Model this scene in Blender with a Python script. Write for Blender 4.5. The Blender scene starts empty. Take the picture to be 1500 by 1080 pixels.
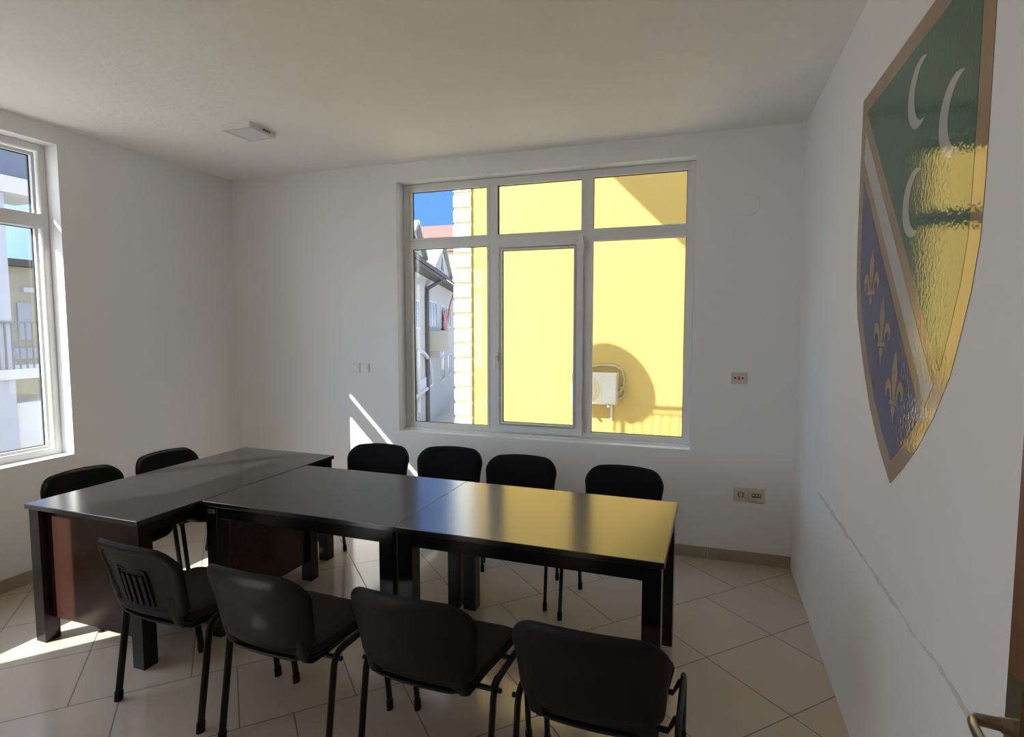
import bpy, bmesh, math, random
from mathutils import Vector, Matrix
random.seed(7)
SC = bpy.context.scene
COL = SC.collection
R = math.radians
PI = math.pi

# ------------------------------------------------------------------ sizes
D = 4.258      # back wall plane (y)
RR = 0.603     # right wall plane (x)
L = -4.120     # left wall plane (x)
CC = 2.992     # ceiling
NEAR = -3.4    # wall behind the camera
WT = 0.30      # wall thickness
WX0, WX1, WZ0, WZ1 = -2.429, -0.077, 0.780, 2.843
LY0, LY1, LZ0, LZ1 = 0.36, 2.759, 0.782, 2.872
SUN = Vector((0.81, 1.0, -0.83)).normalized()

# ------------------------------------------------------------------ materials
def principled(name, col, rough=0.5, metal=0.0, spec=0.5, ior=1.5, coat=0.0, coat_r=0.05, sheen=0.0):
    m = bpy.data.materials.new(name); m.use_nodes = True
    b = m.node_tree.nodes['Principled BSDF']
    b.inputs['Base Color'].default_value = (*col, 1)
    b.inputs['Roughness'].default_value = rough
    b.inputs['Metallic'].default_value = metal
    b.inputs['Specular IOR Level'].default_value = spec
    b.inputs['IOR'].default_value = ior
    b.inputs['Coat Weight'].default_value = coat
    b.inputs['Coat Roughness'].default_value = coat_r
    b.inputs['Sheen Weight'].default_value = sheen
    return m

class N:
    """small node-graph helper"""
    def __init__(s, m):
        s.t = m.node_tree; s.b = s.t.nodes['Principled BSDF']
        s.tc = s.t.nodes.new('ShaderNodeTexCoord')
    def new(s, k, **kw):
        n = s.t.nodes.new(k)
        for a, v in kw.items(): setattr(n, a, v)
        return n
    def link(s, a, b): s.t.links.new(a, b)
    def math(s, op, a, b=None, c=None):
        n = s.new('ShaderNodeMath', operation=op)
        for i, v in enumerate((a, b, c)):
            if v is None: continue
            if isinstance(v, (int, float)): n.inputs[i].default_value = v
            else: s.link(v, n.inputs[i])
        return n.outputs[0]
    def noise(s, scale, detail=4, rough=0.5, vec=None):
        n = s.new('ShaderNodeTexNoise'); n.inputs['Scale'].default_value = scale
        n.inputs['Detail'].default_value = detail; n.inputs['Roughness'].default_value = rough
        s.link(vec if vec is not None else s.tc.outputs['Object'], n.inputs['Vector'])
        return n.outputs['Fac']
    def mapping(s, scale):
        n = s.new('ShaderNodeMapping'); n.inputs['Scale'].default_value = scale
        s.link(s.tc.outputs['Object'], n.inputs['Vector']); return n.outputs[0]
    def ramp(s, fac, stops):
        n = s.new('ShaderNodeValToRGB'); s.link(fac, n.inputs[0])
        e = n.color_ramp.elements
        while len(e) < len(stops): e.new(0.5)
        for el, (p, c) in zip(e, stops): el.position = p; el.color = (*c, 1)
        return n.outputs[0]
    def mix(s, fac, a, b):
        n = s.new('ShaderNodeMix', data_type='RGBA')
        if isinstance(fac, (int, float)): n.inputs[0].default_value = fac
        else: s.link(fac, n.inputs[0])
        for i, v in ((6, a), (7, b)):
            if isinstance(v, tuple): n.inputs[i].default_value = (*v, 1)
            else: s.link(v, n.inputs[i])
        return n.outputs[2]
    def bump(s, h, strength=0.2, dist=0.01, inp='Normal'):
        n = s.new('ShaderNodeBump'); n.inputs['Strength'].default_value = strength
        n.inputs['Distance'].default_value = dist
        s.link(h, n.inputs['Height']); s.link(n.outputs[0], s.b.inputs[inp]); return n
    def color(s, c): s.link(c, s.b.inputs['Base Color'])

def noisy(name, c1, c2, scale=8, rough=0.6, bump=0.0, bscale=60, stretch=None, bdist=0.003, **kw):
    m = principled(name, c1, rough, **kw); n = N(m)
    v = n.mapping(stretch) if stretch else None
    n.color(n.mix(n.noise(scale, 4, 0.55, v), c1, c2))
    if bump: n.bump(n.noise(bscale, 3, 0.6, v), bump, bdist)
    return m

def wall_paint(name, c1, c2):
    m = principled(name, c1, 0.75, spec=0.25); n = N(m)
    n.color(n.mix(n.noise(1.6, 4), c1, c2))
    n.bump(n.noise(35, 5, 0.6), 0.12, 0.004)
    return m

M = {}
M['wall'] = wall_paint('white wall paint', (0.825, 0.825, 0.82), (0.855, 0.855, 0.85))
def right_wall():
    m = wall_paint('white wall paint with scuff', (0.825, 0.825, 0.82), (0.855, 0.855, 0.85)); n = N(m)
    base = n.b.inputs['Base Color'].links[0].from_socket
    sp = n.new('ShaderNodeSeparateXYZ'); n.link(n.tc.outputs['Object'], sp.inputs[0])
    y, z = sp.outputs[1], sp.outputs[2]
    wob = n.math('MULTIPLY', n.math('SUBTRACT', n.noise(5, 3), 0.5), 0.045)
    dz = n.math('ABSOLUTE', n.math('SUBTRACT', n.math('ADD', z, wob), 0.776))
    wid = n.math('MULTIPLY', n.math('SUBTRACT', n.noise(3.2, 4, 0.75), 0.37), 0.055)
    line = n.math('LESS_THAN', dz, wid)
    span = n.math('MULTIPLY', n.math('LESS_THAN', y, 3.4), n.math('GREATER_THAN', n.noise(30, 4, 0.8), 0.40))
    soft = n.math('MULTIPLY', n.math('MULTIPLY', line, span), 0.42)
    n.color(n.mix(soft, base, (0.42, 0.40, 0.40)))
    return m
M['wall_scuff'] = right_wall()
def ceiling_mat():
    m = principled('rough white ceiling plaster', (0.82, 0.81, 0.79), 0.85, spec=0.15); n = N(m)
    n.color(n.mix(n.noise(3.5, 6, 0.65), (0.90, 0.89, 0.865), (0.95, 0.94, 0.92)))
    n.bump(n.noise(14, 6, 0.7), 0.7, 0.014)
    return m
M['ceiling'] = ceiling_mat()

def floor_mat():
    m = principled('beige floor tiles', (0.5, 0.42, 0.33), 0.25, ior=1.5); n = N(m)
    sp = n.new('ShaderNodeSeparateXYZ'); n.link(n.tc.outputs['Object'], sp.inputs[0])
    x, y = sp.outputs[0], sp.outputs[1]
    v = n.math('DIVIDE', n.math('SUBTRACT', n.math('SUBTRACT', y, x), 3.584), 0.688)
    row = n.math('FLOOR', v)
    off = n.math('ADD', n.math('MULTIPLY', n.math('LESS_THAN', row, -0.5), 0.30),
                 n.math('MULTIPLY', n.math('GREATER_THAN', row, 0.5), 0.395))
    u = n.math('DIVIDE', n.math('SUBTRACT', n.math('ADD', x, y), off), 0.674)
    colm = n.math('FLOOR', u)
    fu = n.math('ABSOLUTE', n.math('SUBTRACT', n.math('FRACT', u), 0.5))
    fv = n.math('ABSOLUTE', n.math('SUBTRACT', n.math('FRACT', v), 0.5))
    mx = n.math('MAXIMUM', fu, fv)
    grout = n.math('GREATER_THAN', mx, 0.4945)
    cmb = n.new('ShaderNodeCombineXYZ'); n.link(row, cmb.inputs[0]); n.link(colm, cmb.inputs[1])
    wn = n.new('ShaderNodeTexWhiteNoise', noise_dimensions='3D'); n.link(cmb.outputs[0], wn.inputs[0])
    mott = n.noise(4.5, 6, 0.65); fine = n.noise(38, 4, 0.7)
    c = n.mix(mott, (0.51, 0.41, 0.325), (0.62, 0.52, 0.43))
    c = n.mix(n.math('MULTIPLY', fine, 0.35), c, (0.66, 0.565, 0.47))
    c = n.mix(n.math('MULTIPLY', wn.outputs[0], 0.22), c, (0.47, 0.375, 0.295))
    n.color(n.mix(grout, c, (0.17, 0.14, 0.115)))
    n.link(n.math('ADD', n.math('MULTIPLY', grout, 0.5), n.math('ADD', 0.09, n.math('MULTIPLY', mott, 0.10))), n.b.inputs['Roughness'])
    n.bump(n.math('SUBTRACT', 1.0, n.math('MULTIPLY', n.math('MAXIMUM', n.math('SUBTRACT', mx, 0.488), 0.0), 60.0)), 0.25, 0.002)
    return m
M['floor'] = floor_mat()
M['base_tile'] = noisy('tan skirting tile', (0.36, 0.275, 0.19), (0.44, 0.345, 0.25), 9, 0.35)
M['pvc'] = noisy('white window plastic', (0.74, 0.735, 0.72), (0.78, 0.775, 0.76), 5, 0.35)
M['gasket'] = principled('black rubber gasket', (0.012, 0.012, 0.012), 0.5)
M['steel'] = principled('brushed steel', (0.55, 0.53, 0.50), 0.32, metal=1.0)
def glass_mat():
    m = bpy.data.materials.new('clear window glass'); m.use_nodes = True
    t = m.node_tree; t.nodes.clear()
    o = t.nodes.new('ShaderNodeOutputMaterial'); mx = t.nodes.new('ShaderNodeMixShader')
    tr = t.nodes.new('ShaderNodeBsdfTransparent'); gl = t.nodes.new('ShaderNodeBsdfGlossy')
    lw = t.nodes.new('ShaderNodeLayerWeight'); lw.inputs[0].default_value = 0.5
    pw = t.nodes.new('ShaderNodeMath'); pw.operation = 'POWER'; pw.inputs[1].default_value = 5.0
    fr = t.nodes.new('ShaderNodeMath'); fr.operation = 'MULTIPLY_ADD'; fr.inputs[1].default_value = 0.9; fr.inputs[2].default_value = 0.035
    t.links.new(lw.outputs['Facing'], pw.inputs[0]); t.links.new(pw.outputs[0], fr.inputs[0])
    tr.inputs[0].default_value = (0.975, 0.985, 0.98, 1); gl.inputs['Roughness'].default_value = 0.02
    t.links.new(fr.outputs[0], mx.inputs[0]); t.links.new(tr.outputs[0], mx.inputs[1]); t.links.new(gl.outputs[0], mx.inputs[2])
    t.links.new(mx.outputs[0], o.inputs[0]); return m
M['glass'] = glass_mat()
def laminate(name, c1, c2, ior=1.85):
    m = principled(name, c1, 0.2, ior=ior); n = N(m)
    v = n.mapping((3.0, 60.0, 60.0))
    g = n.noise(2.2, 6, 0.65, v)
    n.color(n.mix(g, c1, c2))
    n.link(n.math('ADD', 0.15, n.math('MULTIPLY', g, 0.09)), n.b.inputs['Roughness'])
    n.bump(g, 0.03, 0.001)
    return m
M['table'] = laminate('black laminate', (0.011, 0.0105, 0.011), (0.018, 0.0165, 0.017))
M['panel'] = laminate('dark brown wenge laminate', (0.013, 0.006, 0.0045), (0.046, 0.017, 0.012), 1.45)
M['body'] = laminate('black laminate carcass', (0.005, 0.0045, 0.005), (0.009, 0.008, 0.008), 1.42)
M['fabric'] = noisy('black woven fabric', (0.006, 0.006, 0.007), (0.012, 0.012, 0.013), 90, 0.95, bump=0.3, bscale=700, bdist=0.001, spec=0.15)
M['fabric_seat'] = noisy('black brown seat fabric', (0.012, 0.010, 0.010), (0.022, 0.018, 0.017), 90, 0.9, bump=0.3, bscale=700, bdist=0.001, spec=0.25)
M['plastic'] = noisy('black moulded plastic', (0.007, 0.007, 0.008), (0.010, 0.010, 0.011), 30, 0.5, spec=0.2, bump=0.06, bscale=500, bdist=0.0006)
M['frame'] = principled('black painted steel tube', (0.006, 0.006, 0.006), 0.35, spec=0.3)
M['socket'] = principled('cream socket plastic', (0.62, 0.57, 0.44), 0.35)
M['switch'] = principled('white switch plastic', (0.72, 0.70, 0.66), 0.35)
M['dark'] = principled('dark recess', (0.02, 0.018, 0.015), 0.6)
M['red'] = principled('red mark', (0.55, 0.12, 0.09), 0.5)
M['lamp_body'] = principled('white lamp housing', (0.70, 0.69, 0.68), 0.5)
M['lamp_lens'] = principled('opal lamp diffuser', (0.78, 0.78, 0.78), 0.3)
def vinyl(name, col, metal=0.0):
    m = principled(name, col, 0.6, metal=metal, spec=0.0, coat=1.0, coat_r=0.05); n = N(m)
    n.b.inputs['Coat IOR'].default_value = 1.68
    h = n.noise(70, 2, 0.5)
    n.bump(h, 0.16, 0.003, 'Coat Normal')
    return m
M['v_gold'] = vinyl('gold vinyl', (0.30, 0.185, 0.085))
M['v_green'] = vinyl('green vinyl', (0.008, 0.095, 0.036))
M['v_white'] = vinyl('silver white vinyl', (0.46, 0.45, 0.43))
M['v_blue'] = vinyl('blue vinyl', (0.022, 0.018, 0.125))
def wood():
    m = principled('brown door veneer', (0.16, 0.065, 0.028), 0.35); n = N(m)
    g = n.noise(3.0, 6, 0.6, n.mapping((30, 30, 1.5)))
    n.color(n.mix(g, (0.12, 0.047, 0.020), (0.22, 0.095, 0.042))); return m
M['door'] = wood()
M['handle'] = principled('satin nickel', (0.42, 0.37, 0.29), 0.33, metal=1.0)
# outdoors
M['yellow'] = noisy('yellow render', (0.375, 0.262, 0.076), (0.41, 0.288, 0.086), 0.9, 0.9, bump=0.1, bscale=30, spec=0.1)
M['quoin'] = noisy('white quoin stone', (0.78, 0.80, 0.80), (0.86, 0.88, 0.88), 3, 0.8, spec=0.1)
M['yellow_trim'] = noisy('cream yellow render', (0.42, 0.34, 0.14), (0.46, 0.37, 0.16), 2, 0.9, spec=0.1)
M['ac'] = principled('white enamel', (0.44, 0.40, 0.29), 0.4)
M['ac_panel'] = principled('pale enamel panel', (0.42, 0.40, 0.33), 0.4)
M['hose'] = principled('cream insulated hose', (0.34, 0.29, 0.17), 0.6)
M['ac_dark'] = principled('beige fan grille', (0.45, 0.38, 0.22), 0.6)
M['render_beige'] = noisy('greige facade render', (0.56, 0.53, 0.47), (0.62, 0.59, 0.53), 0.8, 0.9, spec=0.1)
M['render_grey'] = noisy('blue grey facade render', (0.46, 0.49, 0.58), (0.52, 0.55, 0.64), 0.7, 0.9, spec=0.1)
M['render_white'] = noisy('white facade render', (0.68, 0.70, 0.74), (0.75, 0.77, 0.80), 0.7, 0.9, spec=0.1)
M['cottage'] = noisy('pale cream render', (0.50, 0.46, 0.34), (0.56, 0.52, 0.40), 1.0, 0.9, spec=0.1)
M['trim_paint'] = principled('weathered white paint', (0.42, 0.42, 0.42), 0.8)
M['roof_grey'] = noisy('grey roof sheeting', (0.13, 0.125, 0.12), (0.17, 0.16, 0.155), 2.0, 0.8, spec=0.1)
def roof_red_mat():
    m = principled('red roof tiles', (0.42, 0.17, 0.13), 0.85, spec=0.1); n = N(m)
    w = n.new('ShaderNodeTexWave'); w.inputs['Scale'].default_value = 1.6; w.inputs['Distortion'].default_value = 1.5
    n.link(n.tc.outputs['Object'], w.inputs['Vector'])
    n.color(n.mix(w.outputs['Fac'], (0.15, 0.065, 0.055), (0.20, 0.10, 0.085))); return m
M['roof_red'] = roof_red_mat()
M['pane_far'] = principled('dark far window pane', (0.10, 0.11, 0.13), 0.1)
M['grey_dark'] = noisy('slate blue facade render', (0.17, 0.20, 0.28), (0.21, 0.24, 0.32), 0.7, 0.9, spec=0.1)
M['asphalt'] = noisy('pale dusty asphalt', (0.46, 0.42, 0.36), (0.54, 0.50, 0.43), 0.35, 0.95, spec=0.1)
M['concrete'] = noisy('painted concrete slab', (0.62, 0.62, 0.62), (0.68, 0.68, 0.68), 1, 0.9, spec=0.1)
M['iron'] = principled('grey painted iron', (0.22, 0.22, 0.23), 0.5)

# ------------------------------------------------------------------ mesh helpers
def link(name, me, mat=None, parent=None, loc=None, smooth=False):
    o = bpy.data.objects.new(name, me); COL.objects.link(o)
    if mat is not None: me.materials.append(mat)
    if parent is not None: o.parent = parent
    if loc is not None: o.location = loc
    if smooth:
        for p in me.polygons: p.use_smooth = True
        try: me.set_sharp_from_angle(angle=R(38))
        except Exception: pass
    return o

class MB:
    def __init__(s): s.bm = bmesh.new()
    def box(s, x0, x1, y0, y1, z0, z1, bev=0.0, mat=None):
        r = bmesh.ops.create_cube(s.bm, size=1.0)
        vs = r['verts']
        for v in vs:
            v.co = Vector(((x0+x1)/2 + v.co.x*(x1-x0), (y0+y1)/2 + v.co.y*(y1-y0), (z0+z1)/2 + v.co.z*(z1-z0)))
        if bev:
            es = list({e for v in vs for e in v.link_edges})
            r2 = bmesh.ops.bevel(s.bm, geom=es, offset=bev, segments=2, affect='EDGES', profile=0.5)
            vs = list({v for f in r2['faces'] for v in f.verts} | {v for v in vs if v.is_valid})
        if mat is not None:
            for v in vs: v.co = mat @ v.co
        return s
    def prism(s, pts, a, b, axis='x'):
        """polygon pts (u, w) extruded along axis from a to b. x: (y,z); y: (x,z); z: (x,y)"""
        def mk(u, w, t):
            return {'x': (t, u, w), 'y': (u, t, w), 'z': (u, w, t)}[axis]
        v0 = [s.bm.verts.new(mk(u, w, a)) for u, w in pts]
        v1 = [s.bm.verts.new(mk(u, w, b)) for u, w in pts]
        n = len(pts)
        f = [s.bm.faces.new(v0), s.bm.faces.new(v1)]
        for i in range(n): f.append(s.bm.faces.new((v0[i], v0[(i+1) % n], v1[(i+1) % n], v1[i])))
        return s
    def strip(s, outer, inner, a, b, axis='x'):
        """ring between two polygons of equal count, extruded"""
        def mk(p, t):
            u, w = p
            return {'x': (t, u, w), 'y': (u, t, w), 'z': (u, w, t)}[axis]
        n = len(outer)
        O0 = [s.bm.verts.new(mk(p, a)) for p in outer]; O1 = [s.bm.verts.new(mk(p, b)) for p in outer]
        I0 = [s.bm.verts.new(mk(p, a)) for p in inner]; I1 = [s.bm.verts.new(mk(p, b)) for p in inner]
        for i in range(n):
            j = (i+1) % n
            for q in ((O0[i], O0[j], I0[j], I0[i]), (O1[i], O1[j], I1[j], I1[i]), (O0[i], O0[j], O1[j], O1[i]), (I0[i], I0[j], I1[j], I1[i])):
                s.bm.faces.new(q)
        return s
    def tube(s, pts, rx, ry=None, seg=10, side=None, closed=False):
        """sweep an ellipse (rx along side, ry along the other normal) through pts"""
        ry = ry or rx
        P = [Vector(p) for p in pts]; n = len(P); rings = []
        prev = Vector(side) if side else None
        for i in range(n):
            if closed: t = P[(i+1) % n] - P[i-1]
            else: t = (P[min(i+1, n-1)] - P[max(i-1, 0)])
            t.normalize()
            if prev is None:
                prev = t.orthogonal().normalized()
            a = (prev - t*prev.dot(t)).normalized(); b = t.cross(a)
            if not side: prev = a
            rxi = rx[i] if isinstance(rx, (list, tuple)) else rx
            ryi = ry[i] if isinstance(ry, (list, tuple)) else ry
            rings.append([s.bm.verts.new(P[i] + a*math.cos(2*PI*k/seg)*rxi + b*math.sin(2*PI*k/seg)*ryi) for k in range(seg)])
        m = n if closed else n-1
        for i in range(m):
            A, B = rings[i], rings[(i+1) % n]
            for k in range(seg): s.bm.faces.new((A[k], A[(k+1) % seg], B[(k+1) % seg], B[k]))
        if not closed:
            s.bm.faces.new(rings[0]); s.bm.faces.new(rings[-1])
        return s
    def lathe(s, prof, c=(0, 0, 0), axis='z', seg=24):
        """prof: (r, h) list; closed with fans"""
        c = Vector(c); rings = []
        for r, h in prof:
            ring = []
            for k in range(seg):
                a = 2*PI*k/seg
                p = {'z': (r*math.cos(a), r*math.sin(a), h), 'y': (r*math.cos(a), h, r*math.sin(a)), 'x': (h, r*math.cos(a), r*math.sin(a))}[axis]
                ring.append(s.bm.verts.new(c + Vector(p)))
            rings.append(ring)
        for A, B in zip(rings, rings[1:]):
            for k in range(seg): s.bm.faces.new((A[k], A[(k+1) % seg], B[(k+1) % seg], B[k]))
        s.bm.faces.new(rings[0]); s.bm.faces.new(rings[-1])
        return s
    def pillow(s, outline, rings, fn):
        """closed cushion: outline polygon (u,t) about its centroid; rings list of (scale, depth); fn(u,t,d)->co"""
        cu = sum(p[0] for p in outline)/len(outline); ct = sum(p[1] for p in outline)/len(outline)
        n = len(outline); prev = None; first = None
        for sc, d in rings:
            ring = [s.bm.verts.new(fn(cu+(u-cu)*sc, ct+(t-ct)*sc, d)) for u, t in outline]
            if prev:
                for k in range(n): s.bm.faces.new((prev[k], prev[(k+1) % n], ring[(k+1) % n], ring[k]))
            else: first = ring
            prev = ring
        for ring, d in ((first, rings[0][1]), (prev, rings[-1][1])):
            c = s.bm.verts.new(fn(cu, ct, d))
            for k in range(n): s.bm.faces.new((ring[k], ring[(k+1) % n], c))
        return s
    def build(s, name, mat, parent=None, loc=None, smooth=False):
        bmesh.ops.recalc_face_normals(s.bm, faces=s.bm.faces[:])
        me = bpy.data.meshes.new(name); s.bm.to_mesh(me); s.bm.free()
        return link(name, me, mat, parent, loc, smooth)

def tag(o, label=None, cat=None, group=None, kind=None):
    if label: o['label'] = label
    if cat: o['category'] = cat
    if group: o['group'] = group
    if kind: o['kind'] = kind
    return o
def empty(name, loc=(0, 0, 0), rz=0.0):
    o = bpy.data.objects.new(name, None); COL.objects.link(o); o.location = loc; o.rotation_euler = (0, 0, rz)
    o.empty_display_size = 0.1
    return o
def kids(o): return [c for c in bpy.data.objects if c.parent == o]
def copy_tree(o, parent=None):
    c = o.copy(); COL.objects.link(c)
    if parent is not None: c.parent = parent
    for ch in kids(o): copy_tree(ch, c)
    return c
def struct(o, label=None, cat=None):
    o['kind'] = 'structure'
    return tag(o, label, cat)

def rounded(w0, w1, t0, t1, r0, r1, n=7, bow0=0.0, bow1=0.0):
    """rounded outline: half-width w0 at t0 (bottom), w1 at t1 (top); corner radii r0, r1; bow the edges outward"""
    pts = []
    def arc(cu, ct, r, a0, a1):
        for k in range(n+1):
            a = a0 + (a1-a0)*k/n
            pts.append((cu + r*math.cos(a), ct + r*math.sin(a)))
    arc(w0-r0, t0+r0, r0, -PI/2, 0)
    pts.append(((w0+w1)/2, (t0+t1)/2))
    arc(w1-r1, t1-r1, r1, 0, PI/2)
    for k in range(1, 6):
        pts.append(((w1-r1)*(1-2*k/6), t1))
    arc(-(w1-r1), t1-r1, r1, PI/2, PI)
    pts.append((-(w0+w1)/2, (t0+t1)/2))
    arc(-(w0-r0), t0+r0, r0, PI, 1.5*PI)
    for k in range(1, 6):
        pts.append((-(w0-r0)*(1-2*k/6), t0))
    out = []
    for u, t in pts:
        f = (t-t0)/(t1-t0)
        q = max(0.0, 1-(u/max(w0, w1))**2)
        out.append((u, t + bow1*q*max(0, f*2-1) - bow0*q*max(0, 1-f*2)))
    return out

# ------------------------------------------------------------------ room shell
def wall_hole(name, mat, axis, a, b, u0, u1, z0, z1, hu0, hu1, hz0, hz1):
    m = MB()
    m.strip([(u0, z0), (u1, z0), (u1, z1), (u0, z1)], [(hu0, hz0), (hu1, hz0), (hu1, hz1), (hu0, hz1)], a, b, axis)
    return struct(m.build(name, mat))
wall_hole('wall_back', M['wall'], 'y', D, D+WT, L-WT, RR+WT, -0.2, CC+0.16, WX0, WX1, WZ0, WZ1)['label'] = 'white painted back wall with the wide window'
NY0, NY1 = -3.25, -1.25  # opening for the added window, out of view, that brightens the room
def left_wall():
    m = MB(); zt = CC+0.16; x0, x1 = L-WT, L
    m.strip([(NEAR, -0.2), (-0.45, -0.2), (-0.45, zt), (NEAR, zt)], [(NY0, LZ0), (NY1, LZ0), (NY1, LZ1), (NY0, LZ1)], x0, x1, 'x')
    m.strip([(-0.45, -0.2), (D, -0.2), (D, zt), (-0.45, zt)], [(LY0, LZ0), (LY1, LZ0), (LY1, LZ1), (LY0, LZ1)], x0, x1, 'x')
    struct(m.build('wall_left', M['wall']), 'white painted left wall with the sunlit window')
left_wall()
struct(MB().box(RR, RR+WT, NEAR-WT, D, -0.2, CC+0.16).build('wall_right', M['wall_scuff']), 'white right wall with the large shield emblem and grey scuff line')
struct(MB().box(L-WT, RR, NEAR-WT, NEAR, -0.2, CC+0.16).build('wall_front', M['wall']), 'white wall behind the viewer')
struct(MB().box(L, RR, NEAR, D, -0.2, 0.0).build('floor', M['floor']), 'beige ceramic tile floor laid diagonally')
struct(MB().box(L, RR, NEAR, D, CC, CC+0.16).build('ceiling', M['ceiling']), 'rough white plaster ceiling')
# skirting tiles: back and left walls only
def skirting(name, axis, a, b, plane, sign, first, step, label):
    m = MB(); t = first
    h, th = 0.082, 0.012
    e = a
    cuts = [a] + [c for c in [first+step*k for k in range(-20, 20)] if a < c < b] + [b]
    for c0, c1 in zip(cuts, cuts[1:]):
        lo, hi = c0+0.001, c1-0.001
        if axis == 'x': m.box(lo, hi, plane-th, plane, 0, h, 0.002)
        else: m.box(plane, plane+th, lo, hi, 0, h, 0.002)
    struct(m.build(name, M['base_tile']), label)
skirting('baseboard_back', 'x', L, RR, D, -1, 0.062, 0.49, 'tan tile skirting along the back wall')
skirting('baseboard_left', 'y', NEAR, D-0.013, L, 1, 0.3, 0.49, 'tan tile skirting along the left wall')

# ------------------------------------------------------------------ windows
def window(name, label, to3, u0, u1, z0, z1, panes, sash, bars, fw=0.055, rec=0.0):
    """built in (u, d, z): d = 0 at the frame's room face, positive outward. to3 maps to world."""
    root = empty(name, to3(((u0+u1)/2, 0.0, z0)))
    struct(root, label)
    org = Vector(root.location)
    def fin(m, nm, mat, parent, smooth=False):
        for v in m.bm.verts: v.co = Vector(to3(tuple(v.co)))
        par_org = org
        for v in m.bm.verts: v.co -= org
        o = m.build(nm, mat, parent, None, smooth)
        return o
    dep = 0.07 + rec
    m = MB()
    m.box(u0, u0+fw, 0, dep, z0, z1, 0.006); m.box(u1-fw, u1, 0, dep, z0, z1, 0.006)
    m.box(u0+fw-0.004, u1-fw+0.004, 0, dep, z0, z0+fw, 0.006); m.box(u0+fw-0.004, u1-fw+0.004, 0, dep, z1-fw, z1, 0.006)
    fin(m, 'window_frame', M['pvc'], root)
    for k, (kind, b0, b1) in enumerate(bars):
        m = MB()
        if kind == 'v': m.box(b0, b1, 0.001, dep-0.001, z0+0.02, z1-0.02, 0.006)
        else: m.box(u0+0.02, u1-0.02, 0.002, dep-0.002, b0, b1, 0.006)
        fin(m, 'mullion' if kind == 'v' else 'transom', M['pvc'], root)
    def pane(a0, a1, b0, b1, dd, parent):
        g = MB(); g.box(a0-0.004, a1+0.004, dd+0.032, dd+0.036, b0-0.004, b1+0.004)
        p = fin(g, 'pane', M['glass'], parent)
        r = MB(); w = 0.0045
        O = [(a0-0.006, b0-0.006), (a1+0.006, b0-0.006), (a1+0.006, b1+0.006), (a0-0.006, b1+0.006)]
        I = [(a0+w, b0+w), (a1-w, b0+w), (a1-w, b1-w), (a0+w, b1-w)]
        r.strip(O, I, dd+0.020, dd+0.031, 'y')
        fin(r, 'gasket', M['gasket'], parent)
        b = MB(); w2 = 0.016   # glazing bead, chamfered towards the glass
        O = [(a0-0.02, b0-0.02), (a1+0.02, b0-0.02), (a1+0.02, b1+0.02), (a0-0.02, b1+0.02)]
        I = [(a0, b0), (a1, b0), (a1, b1), (a0, b1)]
        b.strip(O, I, dd-0.004, dd+0.019, 'y')
        fin(b, 'glazing_bead', M['pvc'], parent)
    for a0, a1, b0, b1 in panes: pane(a0, a1, b0, b1, rec, root)
    if sash:
        su0, su1, sz0, sz1, g0, g1, h0, h1 = sash
        m = MB()
        O = [(su0, sz0), (su1, sz0), (su1, sz1), (su0, sz1)]; I = [(g0-0.015, h0-0.015), (g1+0.015, h0-0.015), (g1+0.015, h1+0.015), (g0-0.015, h1+0.015)]
        m.strip(O, I, -0.022, 0.055, 'y')
        s = fin(m, 'sash', M['pvc'], root)
        pane(g0, g1, h0, h1, -0.018, s)
        m = MB()
        m.box(su0+0.012, su0+0.040, -0.034, -0.020, 1.385, 1.455, 0.004)
        m.tube([(su0+0.026, -0.030, 1.423), (su0+0.026, -0.062, 1.423), (su0+0.026, -0.068, 1.412), (su0+0.026, -0.068, 1.315)], 0.010, 0.007, 10)
        fin(m, 'window_handle', M['pvc'], s, True)
        for zz in (sz0+0.05, sz1-0.11):
            m = MB(); m.lathe([(0.0085, 0), (0.0085, 0.065)], (su1+0.004, -0.026, zz), 'z', 12)
            m.lathe([(0.006, -0.008), (0.006, 0.073)], (su1+0.004, -0.026, zz), 'z', 12)
            fin(m, 'hinge', M['pvc'], s, True)
    return root, fin
YF = D + 0.125
w1, fin1 = window('window_1', 'wide six-light white plastic window in the back wall', lambda p: (p[0], YF+p[1], p[2]),
       WX0, WX1, WZ0, WZ1,
       [(-2.350, -1.677, 2.398, 2.781), (-2.350, -1.676, 0.843, 2.310), (-1.587, -0.907, 2.398, 2.781), (-0.818, -0.137, 2.403, 2.785), (-0.823, -0.136, 0.840, 2.315)],
       (-1.611, -0.886, 0.812, 2.350, -1.543, -0.959, 0.886, 2.266),
       [('v', -1.677, -1.587), ('v', -0.907, -0.820), ('h', 2.312, 2.400)])
m = MB(); m.box(WX0-0.004, WX1+0.004, -0.03, 0.0, WZ0-0.001, WZ0+0.018, 0.004); fin1(m, 'sill_strip', M['pvc'], w1)
XF = L - 0.115
GY = [(0.45, 1.405), (1.495, 2.678)]
w2, fin2 = window('window_2', 'white plastic window in the left wall with its reveal in full sun', lambda p: (XF-p[1], p[0], p[2]),
       LY0, LY1, LZ0, LZ1,
       [(GY[0][0], GY[0][1], 0.850, 2.318), (GY[1][0], GY[1][1], 0.850, 2.318), (GY[0][0], GY[0][1], 2.418, 2.796), (GY[1][0], GY[1][1], 2.418, 2.796)],
       None, [('v', 1.405, 1.495), ('h', 2.320, 2.416)], 0.042, 0.02)

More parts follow.
